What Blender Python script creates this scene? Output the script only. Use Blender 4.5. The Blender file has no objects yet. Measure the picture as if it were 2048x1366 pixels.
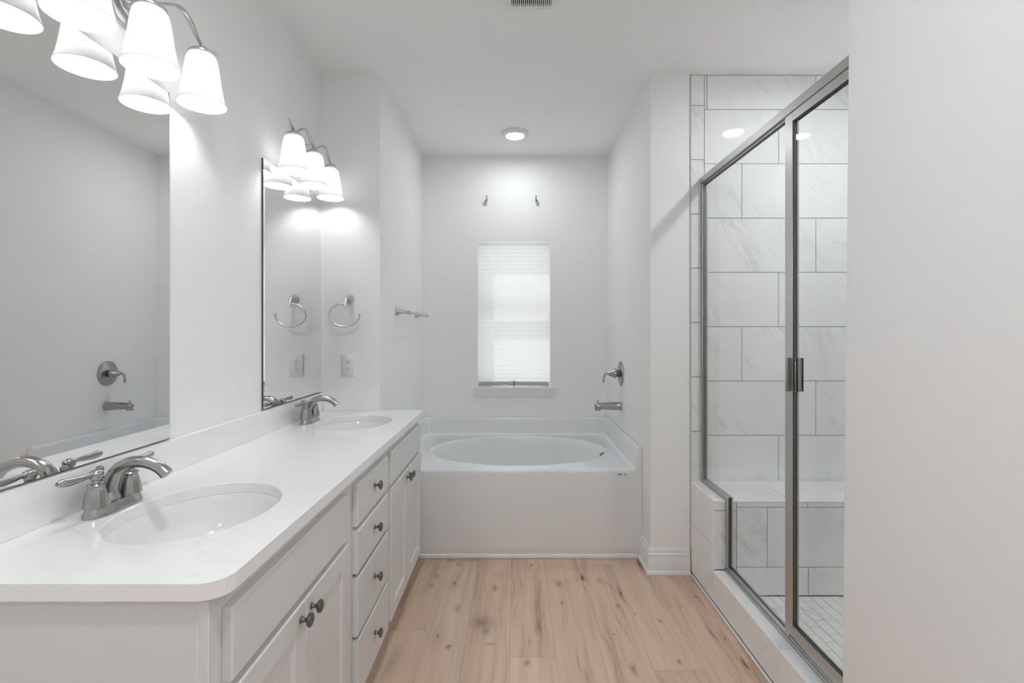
import bpy, bmesh, math, random
from mathutils import Vector, Matrix
random.seed(7)
PI = math.pi
SC = bpy.context.scene
COL = SC.collection

# ------------------------------------------------------------------ camera
CAM_H = 1.325
cam_d = bpy.data.cameras.new('camera')
cam_d.sensor_width = 36.0
cam_d.lens = 36.0 * 985.0 / 2048.0
cam_d.shift_x = -5.0 / 2048.0
cam_d.shift_y = -19.0 / 2048.0
cam_d.clip_start = 0.02
cam = bpy.data.objects.new('camera', cam_d)
cam.location = (0, 0, CAM_H)
cam.rotation_euler = (PI / 2, 0, 0)
COL.objects.link(cam)
SC.camera = cam

# ------------------------------------------------------------------ world, sun, exposure
W = bpy.data.worlds.new('world')
SC.world = W
W.use_nodes = True
W.node_tree.nodes['Background'].inputs[0].default_value = (0.93, 0.96, 1.0, 1)
W.node_tree.nodes['Background'].inputs[1].default_value = 1.2
sun_d = bpy.data.lights.new('sun', 'SUN')
sun_d.energy = 1.7
sun_d.angle = math.radians(1.5)
sun = bpy.data.objects.new('sun', sun_d)
sun.rotation_euler = Vector((0.117, -0.125, -0.27)).to_track_quat('-Z', 'Y').to_euler()
sun.location = (-2, 7, 6)
COL.objects.link(sun)

BULB_L = 54.0        # vanity bulbs
DISC_ALCOVE = 66.0    # ceiling discs
DISC_SHOWER = 165.0
FILL_AISLE = 235.0  # unseen disc over the aisle, added as fill light
FILL_REAR = 108.0  # second added fill disc, behind the camera
SC.view_settings.view_transform = 'Standard'
SC.view_settings.look = 'None'
SC.view_settings.gamma = 1.0
SC.view_settings.use_curve_mapping = False
SC.view_settings.exposure = 0.52
SC.cycles.max_bounces = 12
SC.cycles.diffuse_bounces = 7
SC.cycles.adaptive_threshold = 0.015
SC.cycles.transparent_max_bounces = 16
SC.cycles.caustics_reflective = False
SC.cycles.caustics_refractive = False

# ------------------------------------------------------------------ measures (metres; x right, y away, z up)
XL = -1.063          # left wall
YF = 2.708           # stub wall left of the alcove / pillar face
YB = 3.946           # alcove back wall
XA0, XA1 = -0.739, 0.748   # alcove side walls
XP = 0.965           # right end of pillar = shower front line
CEIL = 2.743
YS = 2.716           # shower far wall, tile face
XSR = 2.05           # shower right wall
XW, YW = 0.80, 1.19  # near right wall and its far end

# ------------------------------------------------------------------ materials
def new_mat(name):
    m = bpy.data.materials.new(name)
    m.use_nodes = True
    nt = m.node_tree
    return m, nt, nt.nodes['Principled BSDF'], nt.nodes['Material Output']

def node(nt, typ, **kw):
    n = nt.nodes.new(typ)
    for k, v in kw.items():
        if k in ('inputs',):
            for i, val in v.items():
                n.inputs[i].default_value = val
        else:
            setattr(n, k, v)
    return n

def L(nt, a, ao, b, bi):
    nt.links.new(a.outputs[ao], b.inputs[bi])

def math_n(nt, op, a=None, b=None, clamp=False):
    n = nt.nodes.new('ShaderNodeMath')
    n.operation = op
    n.use_clamp = clamp
    for i, v in enumerate((a, b)):
        if v is None:
            continue
        if isinstance(v, (int, float)):
            n.inputs[i].default_value = v
        else:
            nt.links.new(v, n.inputs[i])
    return n.outputs[0]

def principled(name, col, rough=0.5, metal=0.0, spec=0.5, bump=None, coat=0.0):
    m, nt, p, out = new_mat(name)
    p.inputs['Base Color'].default_value = (*col, 1)
    p.inputs['Roughness'].default_value = rough
    p.inputs['Metallic'].default_value = metal
    p.inputs['Specular IOR Level'].default_value = spec
    p.inputs['Coat Weight'].default_value = coat
    if bump:
        scale, strength, dist = bump
        tc = node(nt, 'ShaderNodeTexCoord')
        nz = node(nt, 'ShaderNodeTexNoise', inputs={'Scale': scale, 'Detail': 3.0, 'Roughness': 0.55})
        L(nt, tc, 'Object', nz, 'Vector')
        b = node(nt, 'ShaderNodeBump', inputs={'Strength': strength, 'Distance': dist})
        L(nt, nz, 'Fac', b, 'Height')
        L(nt, b, 'Normal', p, 'Normal')
    return m

M = {}
M['wall'] = principled('wall_paint', (0.90, 0.903, 0.903), 0.55, bump=(170, 0.22, 0.0025), spec=0.35)
M['ceiling'] = principled('ceiling_paint', (0.93, 0.933, 0.933), 0.8, bump=(120, 0.25, 0.003), spec=0.2)
M['trim'] = principled('trim_paint', (0.85, 0.855, 0.86), 0.3)
M['cabinet'] = principled('cabinet_paint', (0.715, 0.722, 0.725), 0.38)
M['dark_gap'] = principled('dark_gap', (0.03, 0.03, 0.03), 0.8)
M['porcelain'] = principled('porcelain', (0.83, 0.828, 0.82), 0.12)
M['acrylic'] = principled('tub_acrylic', (0.80, 0.81, 0.815), 0.13)
M['plastic'] = principled('white_plastic', (0.80, 0.80, 0.79), 0.35)
M['mirror_edge'] = principled('mirror_edge', (0.05, 0.055, 0.055), 0.3)
M['black'] = principled('black_rubber', (0.015, 0.015, 0.015), 0.5)
M['ink'] = principled('grey_ink', (0.16, 0.16, 0.16), 0.5)
M['glass_dark_edge'] = principled('gasket', (0.06, 0.06, 0.06), 0.5)
M['caulk'] = principled('caulk', (0.82, 0.82, 0.81), 0.4)
M['grout'] = principled('grout', (0.34, 0.335, 0.325), 0.9)
M['grout_light'] = principled('grout_light', (0.5, 0.495, 0.485), 0.9)

def brushed(name, col, rough):
    return principled(name, col, rough, 1.0)
M['nickel'] = brushed('brushed_nickel', (0.40, 0.395, 0.385), 0.22)
M['nickel_dark'] = brushed('dark_nickel', (0.20, 0.20, 0.195), 0.3)
M['nickel_light'] = brushed('satin_nickel', (0.58, 0.575, 0.57), 0.28)
M['aluminium'] = brushed('satin_aluminium', (0.54, 0.54, 0.53), 0.34)

m, nt, p, out = new_mat('mirror_silver')
p.inputs['Base Color'].default_value = (0.90, 0.905, 0.90, 1)
p.inputs['Metallic'].default_value = 1
p.inputs['Roughness'].default_value = 0.0
M['mirror'] = m

def emission(name, col, strength):
    m, nt, p, out = new_mat(name)
    e = node(nt, 'ShaderNodeEmission', inputs={'Color': (*col, 1), 'Strength': strength})
    L(nt, e, 0, out, 0)
    return m
M['bulb'] = emission('bulb_glow', (0.965, 0.985, 1.0), BULB_L)
for _k, _v in (('alcove', DISC_ALCOVE), ('shower', DISC_SHOWER), ('aisle', FILL_AISLE), ('rear', FILL_REAR)):
    M['disc_' + _k] = emission('disc_glow_' + _k, (0.94, 0.975, 1.0), _v)

def glass_mat(name, tint=(0.97, 0.975, 0.97)):
    m, nt, p, out = new_mat(name)
    tr = node(nt, 'ShaderNodeBsdfTransparent', inputs={'Color': (*tint, 1)})
    gl = node(nt, 'ShaderNodeBsdfGlossy', inputs={'Roughness': 0.0})
    lw = node(nt, 'ShaderNodeLayerWeight', inputs={'Blend': 0.5})
    pw = math_n(nt, 'POWER', lw.outputs['Facing'], 5.0)
    f = math_n(nt, 'MULTIPLY', pw, 0.5)
    f = math_n(nt, 'ADD', f, 0.025)
    mx = node(nt, 'ShaderNodeMixShader')
    nt.links.new(f, mx.inputs[0])
    L(nt, tr, 0, mx, 1)
    L(nt, gl, 0, mx, 2)
    L(nt, mx, 0, out, 0)
    return m
M['glass'] = glass_mat('clear_glass')

def translucent(name, col, trans, rough=0.4):
    m, nt, p, out = new_mat(name)
    p.inputs['Base Color'].default_value = (*col, 1)
    p.inputs['Roughness'].default_value = rough
    t = node(nt, 'ShaderNodeBsdfTranslucent', inputs={'Color': (*col, 1)})
    mx = node(nt, 'ShaderNodeMixShader', inputs={0: trans})
    L(nt, p, 0, mx, 1)
    L(nt, t, 0, mx, 2)
    L(nt, mx, 0, out, 0)
    return m
M['opal'] = translucent('opal_glass', (0.96, 0.96, 0.955), 0.23, 0.2)
M['paper'] = translucent('pleated_paper', (0.86, 0.86, 0.85), 0.45, 0.7)

def veins(nt, vec_out, rot, sx, sy, scale, width, mask_scale, tilt=0.0):
    mp = node(nt, 'ShaderNodeMapping')
    mp.inputs['Rotation'].default_value = (tilt, tilt * 0.8, rot)
    nt.links.new(vec_out, mp.inputs['Vector'])
    mp2 = node(nt, 'ShaderNodeMapping')
    mp2.inputs['Scale'].default_value = (sx, sy, 1)
    L(nt, mp, 0, mp2, 'Vector')
    nz = node(nt, 'ShaderNodeTexNoise', inputs={'Scale': scale, 'Detail': 5.0, 'Roughness': 0.55, 'Distortion': 0.6})
    L(nt, mp2, 0, nz, 'Vector')
    a = math_n(nt, 'SUBTRACT', nz.outputs['Fac'], 0.5)
    a = math_n(nt, 'ABSOLUTE', a)
    a = math_n(nt, 'DIVIDE', a, width)
    a = math_n(nt, 'SUBTRACT', 1.0, a, True)
    mk = node(nt, 'ShaderNodeTexNoise', inputs={'Scale': mask_scale, 'Detail': 2.0})
    L(nt, mp, 0, mk, 'Vector')
    b = node(nt, 'ShaderNodeMapRange', inputs={1: 0.5, 2: 0.68, 3: 0.0, 4: 1.0})
    L(nt, mk, 'Fac', b, 0)
    return math_n(nt, 'MULTIPLY', a, b.outputs[0])

def stone(name, attr, base, vein_col, rough, rot, amount, scale=1.0, bumpless=True):
    m, nt, p, out = new_mat(name)
    if attr:
        at = node(nt, 'ShaderNodeAttribute', attribute_name=attr)
        vec = at.outputs['Vector']
    else:
        tc = node(nt, 'ShaderNodeTexCoord')
        vec = tc.outputs['Object']
    v1 = veins(nt, vec, rot, 1.1 * scale, 7.0 * scale, 1.5, 0.035, 2.6 * scale, 0 if attr else 0.75)
    v2 = veins(nt, vec, rot + 0.25, 2.0 * scale, 9.0 * scale, 1.4, 0.09, 3.3 * scale, 0 if attr else 0.75)
    s = math_n(nt, 'MULTIPLY', v2, 0.35)
    s = math_n(nt, 'ADD', s, v1)
    s = math_n(nt, 'MULTIPLY', s, amount, True)
    mx = node(nt, 'ShaderNodeMix', data_type='RGBA')
    mx.inputs[6].default_value = (*base, 1)
    mx.inputs[7].default_value = (*vein_col, 1)
    nt.links.new(s, mx.inputs[0])
    L(nt, mx, 2, p, 'Base Color')
    p.inputs['Roughness'].default_value = rough
    return m
M['tile'] = stone('marble_tile', 'tile_uv', (0.88, 0.885, 0.88), (0.56, 0.56, 0.55), 0.04, math.radians(52), 0.62)
M['quartz'] = stone('white_quartz', None, (0.89, 0.892, 0.89), (0.62, 0.61, 0.60), 0.12, math.radians(30), 0.33, 1.6)

def wood_floor():
    m, nt, p, out = new_mat('oak_planks')
    at = node(nt, 'ShaderNodeAttribute', attribute_name='plank_uv')      # u (across), v (along), random
    sep = node(nt, 'ShaderNodeSeparateXYZ')
    L(nt, at, 'Vector', sep, 0)
    u, v, r = sep.outputs[0], sep.outputs[1], sep.outputs[2]
    at2 = node(nt, 'ShaderNodeAttribute', attribute_name='plank_edge')   # distance to plank edges
    sep2 = node(nt, 'ShaderNodeSeparateXYZ')
    L(nt, at2, 'Vector', sep2, 0)
    off = math_n(nt, 'MULTIPLY', r, 37.0)
    u2 = math_n(nt, 'ADD', u, off)
    comb = node(nt, 'ShaderNodeCombineXYZ')
    nt.links.new(u2, comb.inputs[0])
    nt.links.new(v, comb.inputs[1])
    nt.links.new(off, comb.inputs[2])
    # slow warp so that the grain wanders
    wn = node(nt, 'ShaderNodeTexNoise', inputs={'Scale': 2.2, 'Detail': 2.0})
    L(nt, comb, 0, wn, 'Vector')
    # knots
    mk = node(nt, 'ShaderNodeMapping')
    mk.inputs['Scale'].default_value = (6.2, 2.5, 1)
    L(nt, comb, 0, mk, 'Vector')
    vo = node(nt, 'ShaderNodeTexVoronoi', voronoi_dimensions='2D', inputs={'Scale': 1.0, 'Randomness': 1.0})
    L(nt, mk, 0, vo, 'Vector')
    sepc = node(nt, 'ShaderNodeSeparateColor')
    L(nt, vo, 'Color', sepc, 0)
    has = math_n(nt, 'GREATER_THAN', sepc.outputs[0], 0.72)
    size = node(nt, 'ShaderNodeMapRange', inputs={1: 0.0, 2: 1.0, 3: 0.03, 4: 0.17})
    L(nt, sepc, 1, size, 0)
    kn = math_n(nt, 'DIVIDE', vo.outputs['Distance'], size.outputs[0])
    kn = math_n(nt, 'SUBTRACT', 1.0, kn, True)
    kn = math_n(nt, 'MULTIPLY', kn, has)
    halo = math_n(nt, 'MULTIPLY', vo.outputs['Distance'], 2.4)
    halo = math_n(nt, 'SUBTRACT', 1.0, halo, True)
    halo = math_n(nt, 'MULTIPLY', halo, has)
    # grain coordinates
    warp = math_n(nt, 'MULTIPLY', wn.outputs['Fac'], 0.045)
    warp2 = math_n(nt, 'MULTIPLY', halo, 0.03)
    ug = math_n(nt, 'ADD', u2, warp)
    ug = math_n(nt, 'ADD', ug, warp2)
    cg = node(nt, 'ShaderNodeCombineXYZ')
    nt.links.new(ug, cg.inputs[0])
    nt.links.new(v, cg.inputs[1])
    nt.links.new(off, cg.inputs[2])
    def grain(sx, sy, det, dist=0.0):
        mp = node(nt, 'ShaderNodeMapping')
        mp.inputs['Scale'].default_value = (sx, sy, 1)
        L(nt, cg, 0, mp, 'Vector')
        nz = node(nt, 'ShaderNodeTexNoise', inputs={'Scale': 1.0, 'Detail': det, 'Roughness': 0.6, 'Distortion': dist})
        L(nt, mp, 0, nz, 'Vector')
        return nz.outputs['Fac']
    g1 = grain(20, 1.0, 3.0, 0.25)
    g2 = grain(150, 5.0, 3.0)
    g3 = grain(45, 2.0, 4.0, 0.3)
    ramp = node(nt, 'ShaderNodeValToRGB')
    ramp.color_ramp.elements[0].position = 0.33
    ramp.color_ramp.elements[0].color = (0.41, 0.283, 0.198, 1)
    ramp.color_ramp.elements[1].position = 0.68
    ramp.color_ramp.elements[1].color = (0.735, 0.56, 0.44, 1)
    e = ramp.color_ramp.elements.new(0.48)
    e.color = (0.63, 0.457, 0.342, 1)
    a = math_n(nt, 'MULTIPLY', g1, 0.55)
    b = math_n(nt, 'MULTIPLY', g3, 0.30)
    c = math_n(nt, 'MULTIPLY', g2, 0.15)
    s = math_n(nt, 'ADD', a, b)
    s = math_n(nt, 'ADD', s, c)
    rr = math_n(nt, 'FRACT', math_n(nt, 'MULTIPLY', r, 7.31))
    tone = math_n(nt, 'MULTIPLY', math_n(nt, 'SUBTRACT', rr, 0.5), 0.13)
    s = math_n(nt, 'ADD', s, tone)
    s = math_n(nt, 'ADD', s, 0.02)
    nt.links.new(s, ramp.inputs[0])
    mx = node(nt, 'ShaderNodeMix', data_type='RGBA')
    L(nt, ramp, 0, mx, 6)
    mx.inputs[7].default_value = (0.17, 0.10, 0.062, 1)
    hk = math_n(nt, 'MULTIPLY', math_n(nt, 'MULTIPLY', halo, halo), 0.34)
    kk = math_n(nt, 'ADD', math_n(nt, 'MULTIPLY', kn, 1.5), hk, True)
    nt.links.new(math_n(nt, 'MULTIPLY', kk, 0.85), mx.inputs[0])
    # the knots, dark smears and cracks of these very boards: x, y, half width, half length, turn, strength
    KN = []
    for zx, zy, rx, ry, rot, st in ((835, 97, .010, .016, 0, .8), (660, 208, .015, .035, 0, .75), (352, 198, .017, .03, 0, .55), (375, 152, .012, .03, 0, .5),
                            (475, 310, .014, .04, 0, .5), (598, 378, .055, .06, .5, .62), (615, 418, .022, .035, 0, .6), (640, 485, .018, .012, 0, .6),
                            (432, 497, .012, .018, 0, .95), (870, 395, .014, .06, 0, .6), (877, 415, .010, .014, 0, .8), (985, 278, .007, .014, 0, .8),
                            (967, 190, .016, .03, 0, .5), (1170, 175, .016, .05, 0, .45), (1215, 195, .0022, .16, .28, .9), (1257, 298, .010, .016, 0, .65),
                            (1342, 337, .005, .007, 0, .9), (1465, 370, .012, .022, .3, .7), (1638, 255, .011, .012, 0, .8), (1556, 570, .011, .014, 0, .9),
                            (1335, 607, .014, .03, 0, .8), (815, 575, .016, .02, 0, .65), (1718, 435, .008, .05, .15, .6), (1240, 437, .004, .005, 0, .9),
                            (1278, 400, .0018, .11, .12, .85), (828, 462, .002, .045, -.05, .7), (160, 570, .02, .10, -.08, .4), (1065, 580, .0022, .07, .1, .6), (480, 95, .014, .02, 0, .5), (1105, 640, .012, .05, 0, .45)):
        px, py = 720 + zx / 2.438, 1090 + zy / 2.438
        sc_ = (py - 664) / 1.325
        KN.append(((px - 1029) / sc_, 985 / sc_, rx, ry, rot, st))
    tco = node(nt, 'ShaderNodeTexCoord')
    jn = node(nt, 'ShaderNodeTexNoise', inputs={'Scale': 38.0, 'Detail': 3.0})
    L(nt, tco, 'Object', jn, 'Vector')
    jv = node(nt, 'ShaderNodeVectorMath', operation='MULTIPLY_ADD')
    L(nt, jn, 'Color', jv, 0)
    jv.inputs[1].default_value = (0.022, 0.04, 0)
    L(nt, tco, 'Object', jv, 2)
    acc = None
    for kx, ky, rx, ry, rot, st in KN:
        mp = node(nt, 'ShaderNodeMapping', vector_type='TEXTURE')
        mp.inputs['Location'].default_value = (kx + 0.011, ky + 0.02, 0)
        mp.inputs['Rotation'].default_value = (0, 0, rot)
        mp.inputs['Scale'].default_value = (rx * 1.5, ry * 1.5, 1)
        L(nt, jv, 0, mp, 'Vector')
        ln = node(nt, 'ShaderNodeVectorMath', operation='LENGTH')
        L(nt, mp, 0, ln, 0)
        k1 = math_n(nt, 'SUBTRACT', 1.0, ln.outputs['Value'], True)
        k1 = math_n(nt, 'MULTIPLY', math_n(nt, 'POWER', k1, 1.3), st)
        acc = k1 if acc is None else math_n(nt, 'MAXIMUM', acc, k1)
    mxk = node(nt, 'ShaderNodeMix', data_type='RGBA')
    L(nt, mx, 2, mxk, 6)
    mxk.inputs[7].default_value = (0.115, 0.085, 0.065, 1)
    nt.links.new(acc, mxk.inputs[0])
    mx = mxk
    # seams
    d = math_n(nt, 'MINIMUM', sep2.outputs[0], sep2.outputs[1])
    seam = math_n(nt, 'SUBTRACT', 1.0, math_n(nt, 'DIVIDE', d, 0.0016), True)
    mx2 = node(nt, 'ShaderNodeMix', data_type='RGBA')
    L(nt, mx, 2, mx2, 6)
    mx2.inputs[7].default_value = (0.20, 0.125, 0.08, 1)
    nt.links.new(math_n(nt, 'MULTIPLY', seam, 0.6), mx2.inputs[0])
    L(nt, mx2, 2, p, 'Base Color')
    p.inputs['Roughness'].default_value = 0.42
    p.inputs['Specular IOR Level'].default_value = 0.35
    bp = node(nt, 'ShaderNodeBump', inputs={'Strength': 0.12, 'Distance': 0.002})
    nt.links.new(s, bp.inputs['Height'])
    L(nt, bp, 'Normal', p, 'Normal')
    return m
M['floor'] = wood_floor()

# ------------------------------------------------------------------ mesh builder
class MB:
    def __init__(self):
        self.v, self.f, self.m = [], [], []
        self.attr = {}
    def add(self, verts, faces, mi=0):
        o = len(self.v)
        self.v += [tuple(a) for a in verts]
        for fc in faces:
            self.f.append([o + i for i in fc])
            self.m.append(mi)
    def box(self, x0, x1, y0, y1, z0, z1, mi=0):
        vs = [(x0, y0, z0), (x1, y0, z0), (x1, y1, z0), (x0, y1, z0), (x0, y0, z1), (x1, y0, z1), (x1, y1, z1), (x0, y1, z1)]
        self.add(vs, [(0, 3, 2, 1), (4, 5, 6, 7), (0, 1, 5, 4), (1, 2, 6, 5), (2, 3, 7, 6), (3, 0, 4, 7)], mi)
        return self
    def loft(self, loops, cap0=True, cap1=True, mi=0, closed=True):
        n = len(loops[0])
        vs = [p for lp in loops for p in lp]
        fs = []
        for k in range(len(loops) - 1):
            for i in range(n if closed else n - 1):
                j = (i + 1) % n
                fs.append((k * n + i, k * n + j, (k + 1) * n + j, (k + 1) * n + i))
        if cap0:
            fs.append(tuple(reversed(range(n))))
        if cap1:
            fs.append(tuple(range((len(loops) - 1) * n, len(loops) * n)))
        self.add(vs, fs, mi)
        return self
    def lathe(self, prof, o=(0, 0, 0), axis=(0, 0, 1), seg=40, mi=0, flute=None, sx=1.0, sy=1.0):
        a = Vector(axis).normalized()
        u = a.orthogonal().normalized()
        if abs(a.z) > 0.99:
            u = Vector((1, 0, 0))
        elif abs(a.z) < 0.01:
            u = Vector((0, 0, 1))
        w = a.cross(u)
        o = Vector(o)
        loops = []
        for r, h in prof:
            lp = []
            for i in range(seg):
                t = 2 * PI * i / seg
                rr = r
                if flute:
                    n, amt = flute
                    rr = r * (1 - amt * (1 - abs(math.cos(n * t / 2))))
                lp.append(tuple(o + a * h + u * (rr * math.cos(t) * sx) + w * (rr * math.sin(t) * sy)))
            loops.append(lp)
        return self.loft(loops, prof[0][0] > 1e-6 and True, prof[-1][0] > 1e-6 and True, mi)
    def tube(self, pts, rad, seg=20, mi=0, flat=None, up=None, caps=True):
        """flat: (su, sv) scale of the section; up fixes the section's first axis"""
        pts = [Vector(q) for q in pts]
        if isinstance(rad, (int, float)):
            rad = [rad] * len(pts)
        loops = []
        prev = None
        for i, q in enumerate(pts):
            if i == 0:
                t = pts[1] - pts[0]
            elif i == len(pts) - 1:
                t = pts[-1] - pts[-2]
            else:
                t = (pts[i + 1] - q).normalized() + (q - pts[i - 1]).normalized()
            t.normalize()
            if up is not None:
                u = Vector(up) - t * Vector(up).dot(t)
            elif prev is None:
                u = t.orthogonal()
            else:
                u = prev - t * prev.dot(t)
            u.normalize()
            prev = u
            w = t.cross(u)
            su, sv = flat if flat else (1, 1)
            loops.append([tuple(q + u * (rad[i] * su * math.cos(2 * PI * k / seg)) + w * (rad[i] * sv * math.sin(2 * PI * k / seg))) for k in range(seg)])
        return self.loft(loops, caps, caps, mi)
    def ball(self, c, r, seg=20, ring=12, mi=0):
        prof = [(max(1e-5, r * math.sin(PI * k / ring)), -r * math.cos(PI * k / ring)) for k in range(ring + 1)]
        return self.lathe(prof, c, (0, 0, 1), seg, mi)
    def build(self, name, mats, parent=None, bevel=0.0, seg=2, sharp=38, merge=False, loc=None):
        if not isinstance(mats, (list, tuple)):
            mats = [mats]
        org = Vector((0, 0, 0))
        if parent is not None:
            q = parent
            while q is not None:
                org += q.location
                q = q.parent
        if loc is not None:
            org = Vector(loc)
        me = bpy.data.meshes.new(name)
        me.from_pydata([tuple(Vector(a) - org) for a in self.v], [], self.f)
        for mt in mats:
            me.materials.append(mt)
        for pl, mi in zip(me.polygons, self.m):
            pl.material_index = mi
        bm = bmesh.new()
        bm.from_mesh(me)
        if merge:
            bmesh.ops.remove_doubles(bm, verts=bm.verts, dist=1e-5)
        bmesh.ops.recalc_face_normals(bm, faces=bm.faces)
        if bevel > 0:
            es = [e for e in bm.edges if len(e.link_faces) == 2 and e.calc_face_angle(0) > math.radians(30)]
            bmesh.ops.bevel(bm, geom=es, offset=bevel, segments=seg, profile=0.6, affect='EDGES', clamp_overlap=True)
        for fc in bm.faces:
            fc.smooth = True
        for e in bm.edges:
            e.smooth = not (len(e.link_faces) != 2 or e.calc_face_angle(0) > math.radians(sharp))
        bm.to_mesh(me)
        bm.free()
        o = bpy.data.objects.new(name, me)
        COL.objects.link(o)
        if parent is not None:
            o.parent = parent
        elif loc is not None:
            o.location = loc
        return o

def empty(name, loc, label, cat, group=None):
    o = bpy.data.objects.new(name, None)
    o.empty_display_size = 0.1
    o.location = loc
    COL.objects.link(o)
    return tag(o, label, cat, group)

def tag(o, label=None, cat=None, group=None, kind=None):
    if label: o['label'] = label
    if cat: o['category'] = cat
    if group: o['group'] = group
    if kind: o['kind'] = kind
    return o

def struct(o):
    o['kind'] = 'structure'
    return o

def copy_tree(o, parent=None):
    c = o.copy()
    COL.objects.link(c)
    c.parent = parent
    for ch in list(o.children):
        copy_tree(ch, c)
    return c

def smooth_path(pts, n=8):
    """Catmull-Rom through the points"""
    P = [Vector(q) for q in pts]
    P = [P[0] * 2 - P[1]] + P + [P[-1] * 2 - P[-2]]
    out = []
    for i in range(1, len(P) - 2):
        for k in range(n):
            t = k / n
            a, b, c, d = P[i - 1], P[i], P[i + 1], P[i + 2]
            out.append(0.5 * ((2 * b) + (c - a) * t + (2 * a - 5 * b + 4 * c - d) * t * t + (3 * b - a - 3 * c + d) * t ** 3))
    out.append(P[-2])
    return out

def lerp_list(vals, n):
    out = []
    for i in range(len(vals) - 1):
        for k in range(n):
            out.append(vals[i] + (vals[i + 1] - vals[i]) * k / n)
    out.append(vals[-1])
    return out

def rrect(cx, cy, hx, hy, r, z, n=6):
    out = []
    for qx, qy, a0 in ((1, 1, 0), (-1, 1, 90), (-1, -1, 180), (1, -1, 270)):
        for k in range(n + 1):
            t = math.radians(a0 + 90 * k / n)
            out.append((cx + qx * (hx - r) + r * math.cos(t), cy + qy * (hy - r) + r * math.sin(t), z))
    return out

# ------------------------------------------------------------------ setting: floor
PW = 0.189
def build_floor():
    xs0 = -0.02
    joints = {0: 2.006, 3: 1.928, 4: 2.373, -3: 2.189, -1: 2.72, 1: 2.62, 2: 2.80, -2: 1.62, 5: 2.1, -4: 1.9}
    verts, faces, uvs, edg = [], [], [], []
    PL = 1.22
    x_lo, x_hi, y_lo, y_hi = -1.17, 0.99, -1.62, 2.95
    for i in range(-7, 7):
        a, b = xs0 + i * PW, xs0 + (i + 1) * PW
        ca, cb = max(a, x_lo), min(b, x_hi)
        if ca >= cb: continue
        j0 = joints.get(i, random.uniform(1.5, 2.7))
        y = j0 - 6 * PL
        k = 0
        while y < y_hi:
            c0, c1 = max(y, y_lo), min(y + PL, y_hi)
            if c0 < c1:
                r = random.random()
                o = len(verts)
                # split at the mid lines so that edge distance interpolates exactly
                mu, mv = (a + b) / 2, y + PL / 2
                us = sorted({ca, cb} | ({mu} if ca < mu < cb else set()))
                vs = sorted({c0, c1} | ({mv} if c0 < mv < c1 else set()))
                for iu in range(len(us) - 1):
                    for iv in range(len(vs) - 1):
                        q = [(us[iu], vs[iv]), (us[iu + 1], vs[iv]), (us[iu + 1], vs[iv + 1]), (us[iu], vs[iv + 1])]
                        o = len(verts)
                        verts += [(x, yy, 0.0) for x, yy in q]
                        faces.append((o, o + 1, o + 2, o + 3))
                        uvs += [(x - a, yy + 5 * r, r) for x, yy in q]
                        edg += [(min(x - a, b - x), min(yy - y, y + PL - yy), 0) for x, yy in q]
            y += PL
            k += 1
    me = bpy.data.meshes.new('floor')
    me.from_pydata(verts, [], faces)
    at = me.attributes.new('plank_uv', 'FLOAT_VECTOR', 'POINT')
    at2 = me.attributes.new('plank_edge', 'FLOAT_VECTOR', 'POINT')
    for i in range(len(verts)):
        at.data[i].vector = uvs[i]
        at2.data[i].vector = edg[i]
    me.materials.append(M['floor'])
    o = bpy.data.objects.new('floor', me)
    COL.objects.link(o)
    return struct(o)
build_floor()

# ------------------------------------------------------------------ setting: walls and ceiling
T = 0.12
struct(MB().box(XL - T, XL, -1.62, YF + T, -0.05, CEIL).build('wall_left', M['wall']))
struct(MB().box(XL - T, XA0, YF, YB + 0.15, -0.05, CEIL).build('wall_alcove_left', M['wall']))
WX0, WX1, WZ0, WZ1 = -0.2925, 0.2845, 0.885, 2.058
b = MB()
b.box(XA0, WX0, YB, YB + 0.15, -0.05, CEIL)
b.box(WX1, XA1, YB, YB + 0.15, -0.05, CEIL)
b.box(WX0, WX1, YB, YB + 0.15, WZ1, CEIL)
b.box(WX0, WX1, YB, YB + 0.15, -0.05, WZ0)
struct(b.build('wall_back', M['wall'], merge=True))
struct(MB().box(XA1, XP, YF, YB + 0.15, -0.05, CEIL).build('wall_alcove_right', M['wall']))
# near right wall, a little out of plumb as in the photo, and the shower's near wall behind it
b = MB()
zs = (-0.05, CEIL)
def lean(z): return XW + 0.0095 * (z - 1.325)
def lean_y(z): return YW
vs = []
for z in zs:
    vs += [(lean(z), -1.62, z), (XSR + T, -1.62, z), (XSR + T, YW, z), (lean(z), YW, z)]
b.add(vs, [(0, 3, 2, 1), (4, 5, 6, 7), (0, 1, 5, 4), (1, 2, 6, 5), (2, 3, 7, 6), (3, 0, 4, 7)])
struct(b.build('wall_right', M['wall'], bevel=0.004))
struct(MB().box(XL - T, XSR + T, -1.74, -1.62, -0.05, CEIL).build('wall_rear', M['wall']))
struct(MB().box(XL - T, XSR + T, -1.74, YB + 0.15, CEIL, CEIL + 0.1).build('ceiling', M['ceiling']))

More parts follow.
